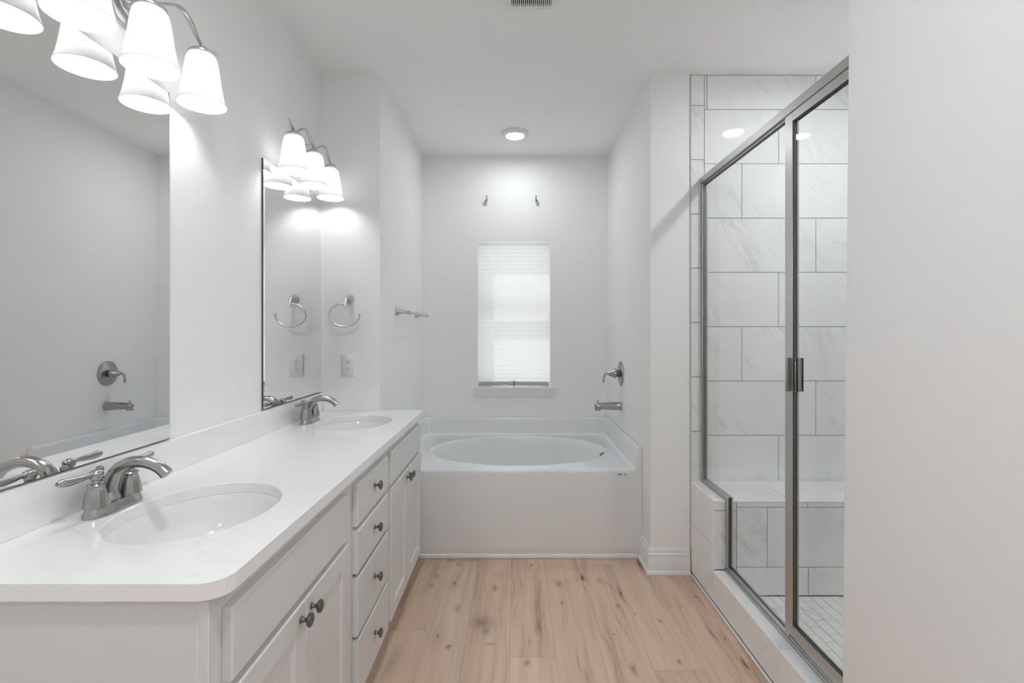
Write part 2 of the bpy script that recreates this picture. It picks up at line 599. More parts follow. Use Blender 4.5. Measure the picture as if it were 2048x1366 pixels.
# ------------------------------------------------------------------ tiles
def tile_mesh(b, attr, o, eu, ev, en, rects, thick, gap, mi=0):
    """tiles (u0,u1,v0,v1) on the plane o + u*eu + v*ev, standing out along en"""
    o, eu, ev, en = Vector(o), Vector(eu), Vector(ev), Vector(en)
    for (u0, u1, v0, v1) in rects:
        g = gap / 2
        bv = min(0.0012, thick * 0.4)
        lo = [(u0 + g, v0 + g), (u1 - g, v0 + g), (u1 - g, v1 - g), (u0 + g, v1 - g)]
        hi = [(u0 + g + bv, v0 + g + bv), (u1 - g - bv, v0 + g + bv), (u1 - g - bv, v1 - g - bv), (u0 + g + bv, v1 - g - bv)]
        vs = [o + eu * a + ev * c for a, c in lo] + [o + eu * a + ev * c + en * (thick - bv) for a, c in lo] + [o + eu * a + ev * c + en * thick for a, c in hi]
        fs = []
        for k in range(4):
            j = (k + 1) % 4
            fs.append((k, j, 4 + j, 4 + k))
            fs.append((4 + k, 4 + j, 8 + j, 8 + k))
        fs.append((8, 9, 10, 11))
        ru, rv = random.uniform(-20, 20), random.uniform(-20, 20)
        b.add(vs, fs, mi)
        attr += [(a + ru, c + rv, 0) for a, c in lo] + [(a + ru, c + rv, 0) for a, c in lo] + [(a + ru, c + rv, 0) for a, c in hi]

def tiled(name, parts, backing, mats=None, parent=None):
    """parts: list of tile_mesh argument tuples; backing: list of boxes in grout"""
    b, attr = MB(), []
    for bx in backing:
        b.box(*bx, mi=1)
        attr += [(0, 0, 0)] * 8
    for a in parts:
        tile_mesh(b, attr, *a)
    me = bpy.data.meshes.new(name)
    me.from_pydata(b.v, [], b.f)
    for mt in (mats or [M['tile'], M['grout']]):
        me.materials.append(mt)
    for pl, mi in zip(me.polygons, b.m):
        pl.material_index = mi
    at = me.attributes.new('tile_uv', 'FLOAT_VECTOR', 'POINT')
    for i, q in enumerate(attr):
        at.data[i].vector = q
    ob = bpy.data.objects.new(name, me)
    COL.objects.link(ob)
    bm = bmesh.new()
    bm.from_mesh(me)
    bmesh.ops.recalc_face_normals(bm, faces=bm.faces)
    bm.to_mesh(me)
    bm.free()
    if parent is not None:
        ob.parent = parent
    return ob

GAP = 0.0032
TH, TL = 0.2995, 0.60
XG = 1.047          # line where the cut strip meets the full tiles
def course_rects(u_lo, u_hi, joints, z_top0, z_lo, z_hi):
    out = []
    k = -1
    for i in range(-1, 12):
        z1 = z_top0 - i * TH
        z0 = z1 - TH
        c0, c1 = max(z0, z_lo), min(z1, z_hi)
        if c1 - c0 < 0.004: continue
        j = joints[(i + 1) % len(joints)]
        e = [u_lo]
        x = j - 4 * TL
        while x < u_hi:
            if x > u_lo + 0.004 and x < u_hi - 0.004: e.append(x)
            x += TL
        e.append(u_hi)
        for a, c in zip(e, e[1:]):
            out.append((a, c, c0, c1))
    return out
far_rects = course_rects(XG, XSR, [1.662, 1.457, 1.254], 2.552, 0.03, CEIL - 0.002)
strip = course_rects(XP + 0.004, XG, [0.2], 2.575, 0.03, CEIL - 0.002)
struct(tiled('wall_shower_back', [((0, YS + 0.009, 0), (1, 0, 0), (0, 0, 1), (0, -1, 0), far_rects + strip, 0.009, GAP)],
             [(XP + 0.001, XSR + T, YS + 0.008, YB + 0.15, -0.05, CEIL)]))
side_rects = course_rects(YW + 0.012, YS - 0.002, [1.8, 1.6, 2.0], 2.552, 0.03, CEIL - 0.002)
struct(tiled('wall_shower_right', [((XSR + 0.0, 0, 0), (0, 1, 0), (0, 0, 1), (-1, 0, 0), side_rects, 0.009, GAP)],
             [(XSR, XSR + T, YW, YS + 0.008, -0.05, CEIL)]))
front_rects = course_rects(1.09, XSR - 0.01, [1.3, 1.5, 1.7], 2.552, 0.03, CEIL - 0.002)
struct(tiled('wall_shower_front', [((0, YW + 0.002, 0), (1, 0, 0), (0, 0, 1), (0, 1, 0), front_rects, 0.009, GAP)],
             [(1.085, XSR - 0.001, YW + 0.0005, YW + 0.003, 0.0, CEIL)]))
# shower floor: brick laid small tiles, staggered
rects = []
bw, bl = 0.05, 0.105
nx = 0
x = 1.085
row = 0
while x < XSR - 0.012:
    y = YW + 0.013 - (row % 2) * bl / 2
    while y < 2.398:
        y0, y1 = max(y, YW + 0.013), min(y + bl, 2.398)
        if y1 - y0 > 0.01:
            rects.append((x, min(x + bw, XSR - 0.011), y0, y1))
        y += bl
    x += bw
    row += 1
struct(tiled('floor_shower', [((0, 0, 0.034), (1, 0, 0), (0, 1, 0), (0, 0, 1), rects, 0.004, 0.0028)],
             [(1.083, XSR - 0.0005, YW + 0.0125, 2.3985, 0.0, 0.0345)], [M['tile'], M['grout_light']]))

# bench with the low knee wall end, and the curb
ZB, ZC = 0.506, 0.165
YK = 2.400
X0 = 0.968
bench_parts = []
# outer face (towards the room)
bench_parts.append(((X0 + 0.008, 0, 0), (0, 1, 0), (0, 0, 1), (-1, 0, 0), [(YK, YS - 0.002, 0.012, 0.282), (YK, YS - 0.002, 0.282, ZB - 0.001)], 0.008, GAP))
# front face: rounded edge strip, full course, cut course
fr = [(X0 + 0.001, 1.082, ZB - 0.052, ZB - 0.012), (X0 + 0.001, 1.082, ZC + 0.001, ZB - 0.052)]
for a, c in ((1.082, 1.43), (1.43, XSR - 0.012)):
    fr.append((a, c, 0.470, ZB - 0.012))
for a, c in ((1.082, 1.233), (1.233, 1.833), (1.833, XSR - 0.012)):
    fr.append((a, c, 0.178, 0.470))
for a, c in ((1.082, 1.433), (1.433, XSR - 0.012)):
    fr.append((a, c, 0.04, 0.178))
bench_parts.append(((0, YK + 0.008, 0), (1, 0, 0), (0, 0, 1), (0, -1, 0), fr, 0.008, GAP))
# top
tp = []
for a, c in ((X0 + 0.001, 1.343), (1.343, 1.943), (1.943, XSR - 0.012)):
    tp.append((a, c, YK + 0.020, YS - 0.002))
bench_parts.append(((0, 0, ZB - 0.008), (1, 0, 0), (0, 1, 0), (0, 0, 1), tp, 0.008, GAP))
ob = tiled('shower_bench', bench_parts, [(X0 + 0.006, XSR - 0.011, YK + 0.006, YS - 0.001, 0.0, ZB - 0.006)])
tag(ob, 'low marble-tiled bench along the far wall inside the shower', 'bench')
# rounded front lip of the bench
b = MB()
n = 8
lp0, lp1 = [], []
sec = [(YK + 0.019, ZB - 0.012), (YK, ZB - 0.012)] + [(YK + 0.012 - 0.012 * math.cos(t), ZB - 0.012 + 0.012 * math.sin(t)) for t in [PI / 2 * k / n for k in range(1, n + 1)]] + [(YK + 0.019, ZB)]
b.loft([[(xx, yy, zz) for yy, zz in sec] for xx in (X0 + 0.001, XSR - 0.013)])
o = b.build('edge_trim', M['tile'], ob)

curb_parts = []
curb_parts.append(((X0 + 0.008, 0, 0), (0, 1, 0), (0, 0, 1), (-1, 0, 0), [(YW + 0.002, 1.207, 0.012, ZC - 0.001), (1.207, 1.807, 0.012, ZC - 0.001), (1.807, YK - 0.002, 0.012, ZC - 0.001)], 0.008, GAP))
cr = []
y = YK - 0.002
for yn in (2.11, 1.807, 1.507, 1.207, YW + 0.002):
    cr.append((X0 + 0.001, 1.081, yn, y))
    y = yn
curb_parts.append(((0, 0, ZC - 0.008), (1, 0, 0), (0, 1, 0), (0, 0, 1), cr, 0.008, GAP * 0.6))
curb_parts.append(((1.074, 0, 0), (0, 1, 0), (0, 0, 1), (1, 0, 0), [(YW + 0.014, 1.807, 0.04, ZC - 0.001), (1.807, YK - 0.002, 0.04, ZC - 0.001)], 0.008, GAP))
ob = tiled('shower_curb', curb_parts, [(X0 + 0.006, 1.076, YW + 0.001, YK - 0.001, 0.0, ZC - 0.006)])
tag(ob, 'low marble-tiled curb under the glass shower screen, beside the wood floor', 'curb')
# caulk at the curb's foot
struct(MB().box(0.957, X0 - 0.0005, YW + 0.002, YF - 0.032, 0.0005, 0.012).build('trim_2', M['caulk'], bevel=0.004))
# metal edge where paint meets tile
struct(MB().box(XP - 0.001, XP + 0.005, YF - 0.004, YS + 0.007, ZB + 0.001, CEIL - 0.001).build('trim_3', M['grout_light']))

# ------------------------------------------------------------------ baseboard round the pillar
prof = [(0.0, 0.0005), (0.026, 0.0005), (0.026, 0.007), (0.023, 0.015), (0.015, 0.019), (0.015, 0.088), (0.0125, 0.094), (0.0125, 0.098), (0.015, 0.102), (0.014, 0.110), (0.009, 0.115), (0.009, 0.120), (0.0105, 0.124), (0.008, 0.132), (0.004, 0.14), (0.0, 0.14)]
g = 0.0005
loops = []
for (bx, by, dx, dy) in ((XA1 - g, 2.888, -1, 0), (XA1 - g, YF - g, -1, -1), (XP - 0.004, YF - g, 0, -1)):
    loops.append([(bx + dx * d, by + dy * d, z) for d, z in prof])
struct(MB().loft(loops).build('baseboard_right', M['trim'], sharp=25))
loops = []
for yy in (YW - 0.01, -1.6):
    loops.append([(XW - 0.013 - d, yy, z) for d, z in prof])
struct(MB().loft(loops).build('baseboard_rear', M['trim'], sharp=25))

# ------------------------------------------------------------------ window in the alcove
win = bpy.data.objects.new('window_1', None)
win.location = (0, YB + 0.08, WZ0)
COL.objects.link(win)
struct(win)
b = MB()
y0, y1 = YB + 0.085, YB + 0.145
b.box(WX0 + .001, WX0 + 0.016, y0, y1, WZ0 + .001, WZ1 - .001).box(WX1 - 0.016, WX1 - .001, y0, y1, WZ0 + .001, WZ1 - .001)
b.box(WX0 + 0.016, WX1 - 0.016, y0, y1, WZ1 - 0.016, WZ1 - .001).box(WX0 + 0.016, WX1 - 0.016, y0, y1, WZ0 + .001, WZ0 + 0.045)
b.box(WX0 + 0.016, WX1 - 0.016, y0 + 0.01, y1 - 0.01, 1.50, 1.56)
b.build('window_frame', M['trim'], win)
MB().box(WX0 + 0.015, WX1 - 0.015, y0 + 0.028, y0 + 0.032, WZ0 + 0.044, 1.501).build('pane', M['glass'], win)
MB().box(WX0 + 0.015, WX1 - 0.015, y0 + 0.028, y0 + 0.032, 1.559, WZ1 - 0.015).build('pane', M['glass'], win)
# stool and apron
b = MB()
b.box(-0.333, 0.333, YB - 0.024, YB - 0.0005, 0.868, 0.8855)
b.box(WX0 + .0005, WX1 - .0005, YB - 0.0005, YB + 0.084, 0.872, 0.8855)
st = struct(b.build('trim_1', M['trim'], bevel=0.004))
b = MB()
pa = [(0.0005, 0.806), (0.010, 0.806), (0.013, 0.812), (0.013, 0.835), (0.019, 0.850), (0.019, 0.8675), (0.0005, 0.8675)]
b.loft([[(-0.305, YB - d, z) if z < 0.82 else (-0.317, YB - d, z) for d, z in pa], [(0.305, YB - d, z) if z < 0.82 else (0.317, YB - d, z) for d, z in pa]])
b.build('apron_moulding', M['trim'], st)

# pleated paper shade
sh = empty('window_shade', (-0.004, YB + 0.03, 0.8865), 'white pleated paper shade pulled down over the window above the bathtub', 'window shade')
b = MB()
x0, x1 = WX0 + 0.007, WX1 - 0.007
pts = []
z = WZ1 - 0.006
k = 0
while z > 0.916:
    pts.append((YB + (0.0255 if k % 2 else 0.0272), z))
    z -= 0.0165
    k += 1
nxs = 24
grid = []
for (yy, zz) in pts:
    grid.append([(x0 + (x1 - x0) * i / nxs, yy + 0.0012 * math.sin(i * 1.7 + zz * 9), zz) for i in range(nxs + 1)])
vs = [q for rw in grid for q in rw]
fs = []
for r in range(len(grid) - 1):
    for i in range(nxs):
        a = r * (nxs + 1) + i
        fs.append((a, a + 1, a + nxs + 2, a + nxs + 1))
b.add(vs, fs)
b.build('pleats', M['paper'], sh, sharp=10)
# folded stack, clipped up in the middle so that its ends sag
b = MB()
for k in range(7):
    lo, hi = [], []
    for i in range(nxs + 1):
        t = i / nxs * 2 - 1
        sag = 0.004 * (1 - abs(t)) + 0.0015 * math.sin(i * 1.3 + k)
        zc = 0.8895 + 0.0055 * k + sag
        xx = x0 + (x1 - x0) * i / nxs
        hi.append((xx, zc))
    ya, yb = YB + 0.010 + 0.0015 * (k % 2), YB + 0.036
    b.loft([[(xx, ya, zc), (xx, yb, zc + 0.001), (xx, yb, zc + 0.0035), (xx, ya, zc + 0.0025)] for xx, zc in hi])
b.build('folded_pleats', M['paper'], sh, sharp=20)
b = MB()
b.box(-0.0085, 0.0005, YB + 0.002, YB + 0.0085, 0.8905, 0.9265).box(-0.0085, 0.0005, YB + 0.002, YB + 0.012, 0.928, 0.934)
b.build('clip', M['ink'], sh, bevel=0.001)

# two little curtain rod brackets above the window
def bracket(x, label, s):
    r = empty('curtain_bracket', (x, YB - 0.0005, 2.379), label, 'bracket', 'curtain rod brackets above the window')
    b = MB()
    b.loft([[(x - s * 0.016 * (1 - t) + a * (0.0125 - 0.005 * t), YB - d, 2.340 + 0.052 * t) for a, d in ((-1, 0.001), (1, 0.001), (0.8, 0.007), (-0.8, 0.007))] for t in (0.0, 1.0)])
    b.build('wall_plate', M['nickel_light'], r, bevel=0.001)
    b = MB()
    pth = smooth_path([(x - s * 0.004, YB - 0.005, 2.392), (x - s * 0.002, YB - 0.025, 2.388), (x + s * 0.000, YB - 0.040, 2.386), (x + s * 0.001, YB - 0.05, 2.394), (x - s * 0.003, YB - 0.053, 2.405)], 5)
    b.tube(pth, 0.0062, 10)
    b.build('hook', M['nickel_light'], r)
    b = MB()
    b.lathe([(0.0, 0), (0.004, 0.0), (0.004, 0.003), (0.0, 0.004)], (x - s * 0.004, YB - 0.0075, 2.378), (0, -1, 0), 10)
    b.build('screw', M['black'], r)
bracket(-0.220, 'small nickel curtain rod bracket above the window, the left one', 1)
bracket(0.170, 'small nickel curtain rod bracket above the window, the right one', -1)

# ------------------------------------------------------------------ bathtub
YT0, YT1 = 2.889, YB - 0.003
XT0, XT1 = XA0 + 0.003, XA1 - 0.0015
ZD, ZFL = 0.515, 0.648
def star_ring(cx, cy, outline, angs):
    """points where rays from the centre meet a closed convex outline"""
    res = []
    n = len(outline)
    for t in angs:
        dx, dy = math.cos(t), math.sin(t)
        best = None
        for i in range(n):
            ax, ay = outline[i][0] - cx, outline[i][1] - cy
            bx, by = outline[(i + 1) % n][0] - cx, outline[(i + 1) % n][1] - cy
            ex, ey = bx - ax, by - ay
            den = dx * ey - dy * ex
            if abs(den) < 1e-12: continue
            s = (ax * ey - ay * ex) / den
            w = (ax * dy - ay * dx) / den
            if s > 0 and -1e-9 <= w <= 1 + 1e-9:
                if best is None or s < best: best = s
        res.append((cx + dx * best, cy + dy * best))
    return res

tub = empty('bathtub', (0, YT0, 0.0), 'white oval drop-in bathtub with a plain front apron in the window alcove', 'bathtub')
b = MB()
cx, cy, ax, ay = 0.026, 3.385, 0.588, 0.412
fl = 0.040            # flange thickness
inner = rrect((XT0 + XT1) / 2, (YT0 + 0.012 + YT1 - fl) / 2, (XT1 - XT0) / 2 - fl, (YT1 - fl - YT0 - 0.012) / 2, 0.03, 0, 6)
inner = [(q[0], q[1]) for q in inner]
angs = [2 * PI * i / 112 for i in range(112)] + [math.atan2(q[1] - cy, q[0] - cx) % (2 * PI) for q in inner]
angs = sorted(set(round(t, 6) for t in angs))
ring = star_ring(cx, cy, inner, angs)
def ell(sx, sy, z, ox=0.0):
    out = []
    for t in angs:
        # same ray directions on the ellipse
        dx, dy = math.cos(t), math.sin(t)
        s = 1 / math.sqrt((dx / (ax * sx)) ** 2 + (dy / (ay * sy)) ** 2)
        out.append((cx + ox + dx * s, cy + dy * s, z))
    return out
loops = [ell(0.25, 0.25, 0.135), ell(0.60, 0.58, 0.14), ell(0.74, 0.72, 0.165), ell(0.82, 0.81, 0.215), ell(0.88, 0.88, 0.30), ell(0.93, 0.94, 0.40), ell(0.965, 0.97, 0.475), ell(0.985, 0.985, 0.500), ell(1.0, 1.0, ZD + 0.001), ell(1.012, 1.016, ZD + 0.006), ell(1.035, 1.05, ZD + 0.007), ell(1.055, 1.075, ZD + 0.001), [(q[0], q[1], ZD) for q in ring]]
b.loft(loops, True, False)
b.build('basin', M['acrylic'], tub, sharp=50)
# flange: raised lip on three sides
b = MB()
def flange(xa, xb, ya, yb):
    pass
pth = [(XT1 - fl, YT0 + 0.0), (XT1 - fl, YT1 - fl), (XT0 + fl, YT1 - fl), (XT0 + fl, YT0 + 0.0)]
secs = [(0.0, ZD - 0.012), (0.003, ZD + 0.004), (0.0065, ZD + 0.03), (0.010, ZFL - 0.02), (0.014, ZFL - 0.006), (0.02, ZFL), (fl - 0.004, ZFL), (fl, ZFL - 0.004), (fl, ZD - 0.012)]
dirs = [(1, 0), (1, 1), (-1, 1), (-1, 0)]
# round the two inner corners
loops = []
def corner(px, py, dx, dy, a0, n=7, r=0.03):
    out = []
    for k in range(n + 1):
        t = math.radians(a0 + 90 * k / n)
        out.append((px - dx * r + r * math.cos(t), py - dy * r + r * math.sin(t), math.cos(t), math.sin(t), k / n))
    return out
stations = [(XT1 - fl, YT0, 1, 0, None), (XT1 - fl, YT1 - fl - 0.03, 1, 0, None)]
for c in corner(XT1 - fl, YT1 - fl, 1, 1, 0): stations.append((c[0], c[1], c[2], c[3], (XT1, YT1)))
for c in corner(XT0 + fl, YT1 - fl, -1, 1, 90): stations.append((c[0], c[1], c[2], c[3], (XT0, YT1)))
stations += [(XT0 + fl, YT1 - fl - 0.03, -1, 0, None), (XT0 + fl, YT0, -1, 0, None)]
for (px, py, nx_, ny_, cor) in stations:
    lp = []
    for d, z in secs:
        f = d / fl
        if cor is None:
            q = (px + nx_ * d, py)
        else:
            # move towards the outer rectangle
            t = max(abs(nx_), abs(ny_))
            ox = px + (nx_ / t) * fl if abs(nx_) >= abs(ny_) else px + (nx_ / t) * fl
            oy = py + (ny_ / t) * fl
            ox = min(max(ox, XT0), XT1)
            oy = min(oy, YT1)
            q = (px + (ox - px) * f, py + (oy - py) * f)
        lp.append((q[0], q[1], z))
    loops.append(lp)
b.loft(loops)
b.build('flange', M['acrylic'], tub, sharp=45)
# apron
b = MB()
out2 = [(XT0, 0.0), (XT1 - 0.012, 0.0)]
secs = [(0.020, 0.022), (0.004, 0.022), (0.0, 0.03), (0.0, ZD - 0.020), (0.0015, ZD - 0.009), (0.006, ZD - 0.002), (0.0125, ZD), (0.02, ZD - 0.001)]
full = [(0.02, 0.022), (0.004, 0.022)] + [(0.0, z) for z in (0.028, 0.06, 0.10, 0.14, 0.17, 0.20, 0.35)] + [(0.0, ZD - 0.020), (0.0015, ZD - 0.009), (0.006, ZD - 0.002), (0.0125, ZD), (0.02, ZD - 0.0005)]
b.loft([[(XT0, YT0 + d, z) for d, z in full], [(XT1, YT0 + d, z) for d, z in full]])
b.build('apron', M['acrylic'], tub, sharp=50)
# overflow drain on the inner right wall
b = MB()
b.lathe([(0.0, 0.022), (0.012, 0.0215), (0.022, 0.018), (0.0265, 0.010), (0.028, -0.01)], (0.600, 3.335, 0.480), (-0.90, -0.25, 0.32), 28)
b.build('overflow_cover', M['nickel_dark'], tub)
b = MB()
b.lathe([(0.0, 0.004), (0.02, 0.004), (0.026, 0.0)], (0.40, 3.385, 0.143), (0, 0, 1), 24)
b.build('drain', M['nickel'], tub)
# maker's small printed marks under the rim
b = MB()
mx_, mz_ = 0.618, 0.498 - 0.008
oval = []
for s in (1.0, 0.62):
    oval.append([(mx_ + 0.0125 * s * math.cos(t), YT0 - 0.0006, mz_ + 0.0055 * s * math.sin(t)) for t in [2 * PI * k / 28 for k in range(28)]])
b.loft(oval, False, False)
b.box(mx_ - 0.007, mx_ + 0.007, YT0 - 0.0007, YT0 - 0.0005, mz_ - 0.0012, mz_ + 0.0014)
for dz in (-0.004, 0.0035):
    b.box(mx_ + 0.022, mx_ + 0.040, YT0 - 0.0007, YT0 - 0.0005, mz_ + dz - 0.0011, mz_ + dz + 0.0011)
b.box(mx_ + 0.024, mx_ + 0.030, YT0 - 0.0007, YT0 - 0.0005, mz_ - 0.0012, mz_ + 0.0006)
b.build('printed_mark', M['ink'], tub)
# base strip on the floor in front of the apron
struct(MB().box(XA0 + 0.002, XA1 - 0.03, YT0 - 0.014, YT0 + 0.003, 0.0008, 0.0205).build('trim_4', M['caulk'], bevel=0.005))

# tub spout
WXR = XA1 - 0.0006
sp = empty('tub_spout', (WXR, 3.448, 0.807), 'brushed nickel tub filler spout low on the right alcove wall', 'spout')
b = MB()
b.lathe([(0.0, 0.0), (0.031, 0.0), (0.031, 0.004), (0.0295, 0.006), (0.028, 0.05), (0.025, 0.10), (0.0235, 0.145), (0.022, 0.168), (0.018, 0.180), (0.010, 0.186), (0.0, 0.187)], (WXR, 3.448, 0.807), (-1, 0, 0.0), 32)
b.loft([[(WXR - 0.165 + 0.019 * s * math.cos(t), 3.448 + 0.0205 * s * math.sin(t), z) for t in [2 * PI * k / 24 for k in range(24)]] for s, z in ((1.0, 0.806), (1.03, 0.790), (1.08, 0.777))])
b.build('spout_body', M['nickel'], sp)
b = MB()
b.lathe([(0.0, 0), (0.003, 0.0), (0.003, 0.008), (0.0055, 0.010), (0.0065, 0.016), (0.004, 0.02), (0.0, 0.021)], (WXR - 0.165, 3.448, 0.827), (0, 0, 1), 14)
b.build('diverter_knob', M['nickel'], sp)

# tub valve
va = empty('tub_valve', (WXR, 3.46, 1.034), 'round nickel tub valve plate with drooping lever handle on the right alcove wall', 'valve')
b = MB()
b.lathe([(0.0, 0.0), (0.0875, 0.0), (0.0875, 0.003), (0.083, 0.006), (0.079, 0.0065), (0.074, 0.009), (0.058, 0.0125), (0.044, 0.0115), (0.040, 0.014), (0.0, 0.014)], (WXR, 3.46, 1.034), (-1, 0, 0), 48)
b.build('escutcheon', M['nickel'], va)
b = MB()
b.lathe([(0.0, 0.0), (0.024, 0.0), (0.024, 0.030), (0.0, 0.030)], (WXR - 0.0142, 3.46, 1.034), (-1, 0, 0), 28)
b.build('stem_sleeve', M['nickel_dark'], va)
b = MB()
b.lathe([(0.0, 0.0), (0.030, 0.0), (0.035, 0.004), (0.034, 0.010), (0.026, 0.026), (0.018, 0.044), (0.012, 0.058), (0.009, 0.066), (0.0, 0.070)], (WXR - 0.034, 3.46, 1.034), (-1, 0, 0), 36)
pth = smooth_path([(WXR - 0.092, 3.46, 1.034), (WXR - 0.104, 3.46, 1.036), (WXR - 0.113, 3.46, 1.028), (WXR - 0.119, 3.46, 1.008), (WXR - 0.122, 3.46, 0.985), (WXR - 0.124, 3.46, 0.968)], 6)
b.tube(pth, lerp_list([0.009, 0.0085, 0.0085, 0.0085, 0.010, 0.006], 6), 16, up=(0, 1, 0), flat=(1.15, 0.75))
b.build('lever_handle', M['nickel'], va)

# towel bar on the left alcove wall
WXA = XA0 + 0.0006
tb = empty('towel_bar', (WXA, 3.386, 1.45), 'brushed nickel towel bar on the left alcove wall beside the window', 'towel bar')
for yy in (3.087, 3.686):
    b = MB()
    loops = []
    for d, r, dz in ((0.0, 0.0235, 0), (0.004, 0.0245, 0), (0.008, 0.0225, 0), (0.018, 0.0165, 0), (0.034, 0.0125, -0.001), (0.055, 0.0105, -0.003), (0.075, 0.010, -0.006), (0.090, 0.0105, -0.008)):
        loops.append([(WXA + d, yy + r * math.cos(t), 1.453 + dz + r * math.sin(t)) for t in [2 * PI * k / 24 for k in range(24)]])
    b.loft(loops)
    b.build('post', M['nickel_light'], tb)
b = MB()
b.tube([(WXA + 0.081, 3.072, 1.446), (WXA + 0.081, 3.701, 1.446)], 0.0085, 20)
b.lathe([(0.0085, 0.0), (0.011, 0.001), (0.011, 0.006), (0.0, 0.012)], (WXA + 0.081, 3.7005, 1.446), (0, 1, 0), 20)
b.lathe([(0.0085, 0.0), (0.011, 0.001), (0.011, 0.006), (0.0, 0.012)], (WXA + 0.081, 3.0725, 1.446), (0, -1, 0), 20)
b.build('bar', M['nickel_light'], tb)

# towel ring on the stub wall
WYF = YF - 0.0006
tr = empty('towel_ring', (-0.904, WYF, 1.507), 'open brushed nickel towel ring on the stub wall above the outlet', 'towel ring')
b = MB()
b.lathe([(0.0, 0.0), (0.0225, 0.0), (0.0225, 0.003), (0.020, 0.007), (0.015, 0.014), (0.011, 0.022)], (-0.904, WYF, 1.507), (0, -1, 0), 28)
pth = smooth_path([(-0.904, WYF - 0.018, 1.507), (-0.9045, WYF - 0.036, 1.508), (-0.9055, WYF - 0.054, 1.501), (-0.907, WYF - 0.066, 1.484), (-0.908, WYF - 0.07, 1.463)], 6)
b.tube(pth, lerp_list([0.0115, 0.0098, 0.009, 0.0085, 0.0095], 6), 18)
b.build('post', M['nickel_light'], tr)
b = MB()
ra, rb, rcx, rcz = 0.0815, 0.0615, -0.912, 1.4155
rp = []
for k in range(57):
    t = math.radians(90 + 277 * k / 56)
    rp.append((rcx + ra * math.cos(t), WYF - 0.07, rcz + rb * math.sin(t)))
b.tube(rp, 0.0047, 14)
b.build('ring', M['nickel_light'], tr)

# outlet
ou = empty('wall_outlet', (-0.914, WYF, 1.142), 'white duplex outlet plate on the stub wall below the towel ring', 'outlet')
b = MB()
hx, hz = 0.0395, 0.0615
b.loft([[(x, WYF - d, z) for x, z in [(-0.914 - hx + s, 1.142 - hz + s), (-0.914 + hx - s, 1.142 - hz + s), (-0.914 + hx - s, 1.142 + hz - s), (-0.914 - hx + s, 1.142 + hz - s)]] for d, s in ((0.0, 0.0), (0.003, 0.0), (0.006, 0.004))])
b.build('cover_plate', M['plastic'], ou)
for dz in (0.0195, -0.0195):
    b = MB()
    pts_ = []
    for k in range(32):
        t = 2 * PI * k / 32
        pts_.append((0.0168 * math.cos(t), max(-0.0125, min(0.0125, 0.0168 * math.sin(t)))))
    b.loft([[(-0.914 + x, WYF - d, 1.142 + dz + z) for x, z in pts_] for d in (0.0061, 0.0078)])
    rc = b.build('receptacle', M['plastic'], ou)
    b = MB()
    b.box(-0.914 - 0.0075, -0.914 - 0.005, WYF - 0.0081, WYF - 0.0077, 1.142 + dz + 0.001, 1.142 + dz + 0.009)
    b.box(-0.914 + 0.005, -0.914 + 0.007, WYF - 0.0081, WYF - 0.0077, 1.142 + dz + 0.002, 1.142 + dz + 0.009)
    b.lathe([(0.0, 0.0), (0.0028, 0.0), (0.0028, 0.0004), (0.0, 0.0004)], (-0.914, WYF - 0.0077, 1.142 + dz - 0.006), (0, -1, 0), 12)
    b.build('slots', M['black'], rc)
b = MB()
b.lathe([(0.0, 0.0), (0.003, 0.0), (0.0025, 0.001), (0.0, 0.0014)], (-0.914, WYF - 0.0062, 1.142), (0, -1, 0), 12)
b.build('screw', M['plastic'], ou)

# ------------------------------------------------------------------ vanity
XFF, XFS = -0.530, -0.510        # face frame, slab faces
ZCT, CTH = 0.895, 0.030
Z_FF0, Z_FF1 = 0.690, 0.826      # false front
Z_D0, Z_D1 = 0.125, 0.673        # doors
def slab(b, y0, y1, z0, z1, t=0.0195):
    """flat front with an eased edge"""
    e = 0.004
    lo = [(y0, z0), (y1, z0), (y1, z1), (y0, z1)]
    hi = [(y0 + e, z0 + e), (y1 - e, z0 + e), (y1 - e, z1 - e), (y0 + e, z1 - e)]
    b.loft([[(XFF + 0.0005, y, z) for y, z in lo], [(XFF + t - e, y, z) for y, z in lo], [(XFF + t, y, z) for y, z in hi]])

def shaker(b, y0, y1, z0, z1, w=0.058, t=0.0195):
    e = 0.003
    L0 = lambda s, x: [(x, y0 + s, z0 + s), (x, y1 - s, z0 + s), (x, y1 - s, z1 - s), (x, y0 + s, z1 - s)]
    b.loft([L0(0, XFF + 0.0005), L0(0, XFF + t - e), L0(e, XFF + t), L0(w - 0.001, XFF + t), L0(w + 0.005, XFF + t - 0.0085), L0(w + 0.006, XFF + t - 0.0085)])

def knob(y, z, parent):
    b = MB()
    b.lathe([(0.0, 0.0), (0.0085, 0.0), (0.0085, 0.002), (0.006, 0.004), (0.0048, 0.008), (0.0052, 0.013), (0.009, 0.0165), (0.0145, 0.0185), (0.0162, 0.022), (0.0155, 0.0255), (0.011, 0.028), (0.0, 0.0292)], (XFF + 0.0197, y, z), (1, 0, 0), 26)
    return b.build('knob', M['nickel_dark'], parent)

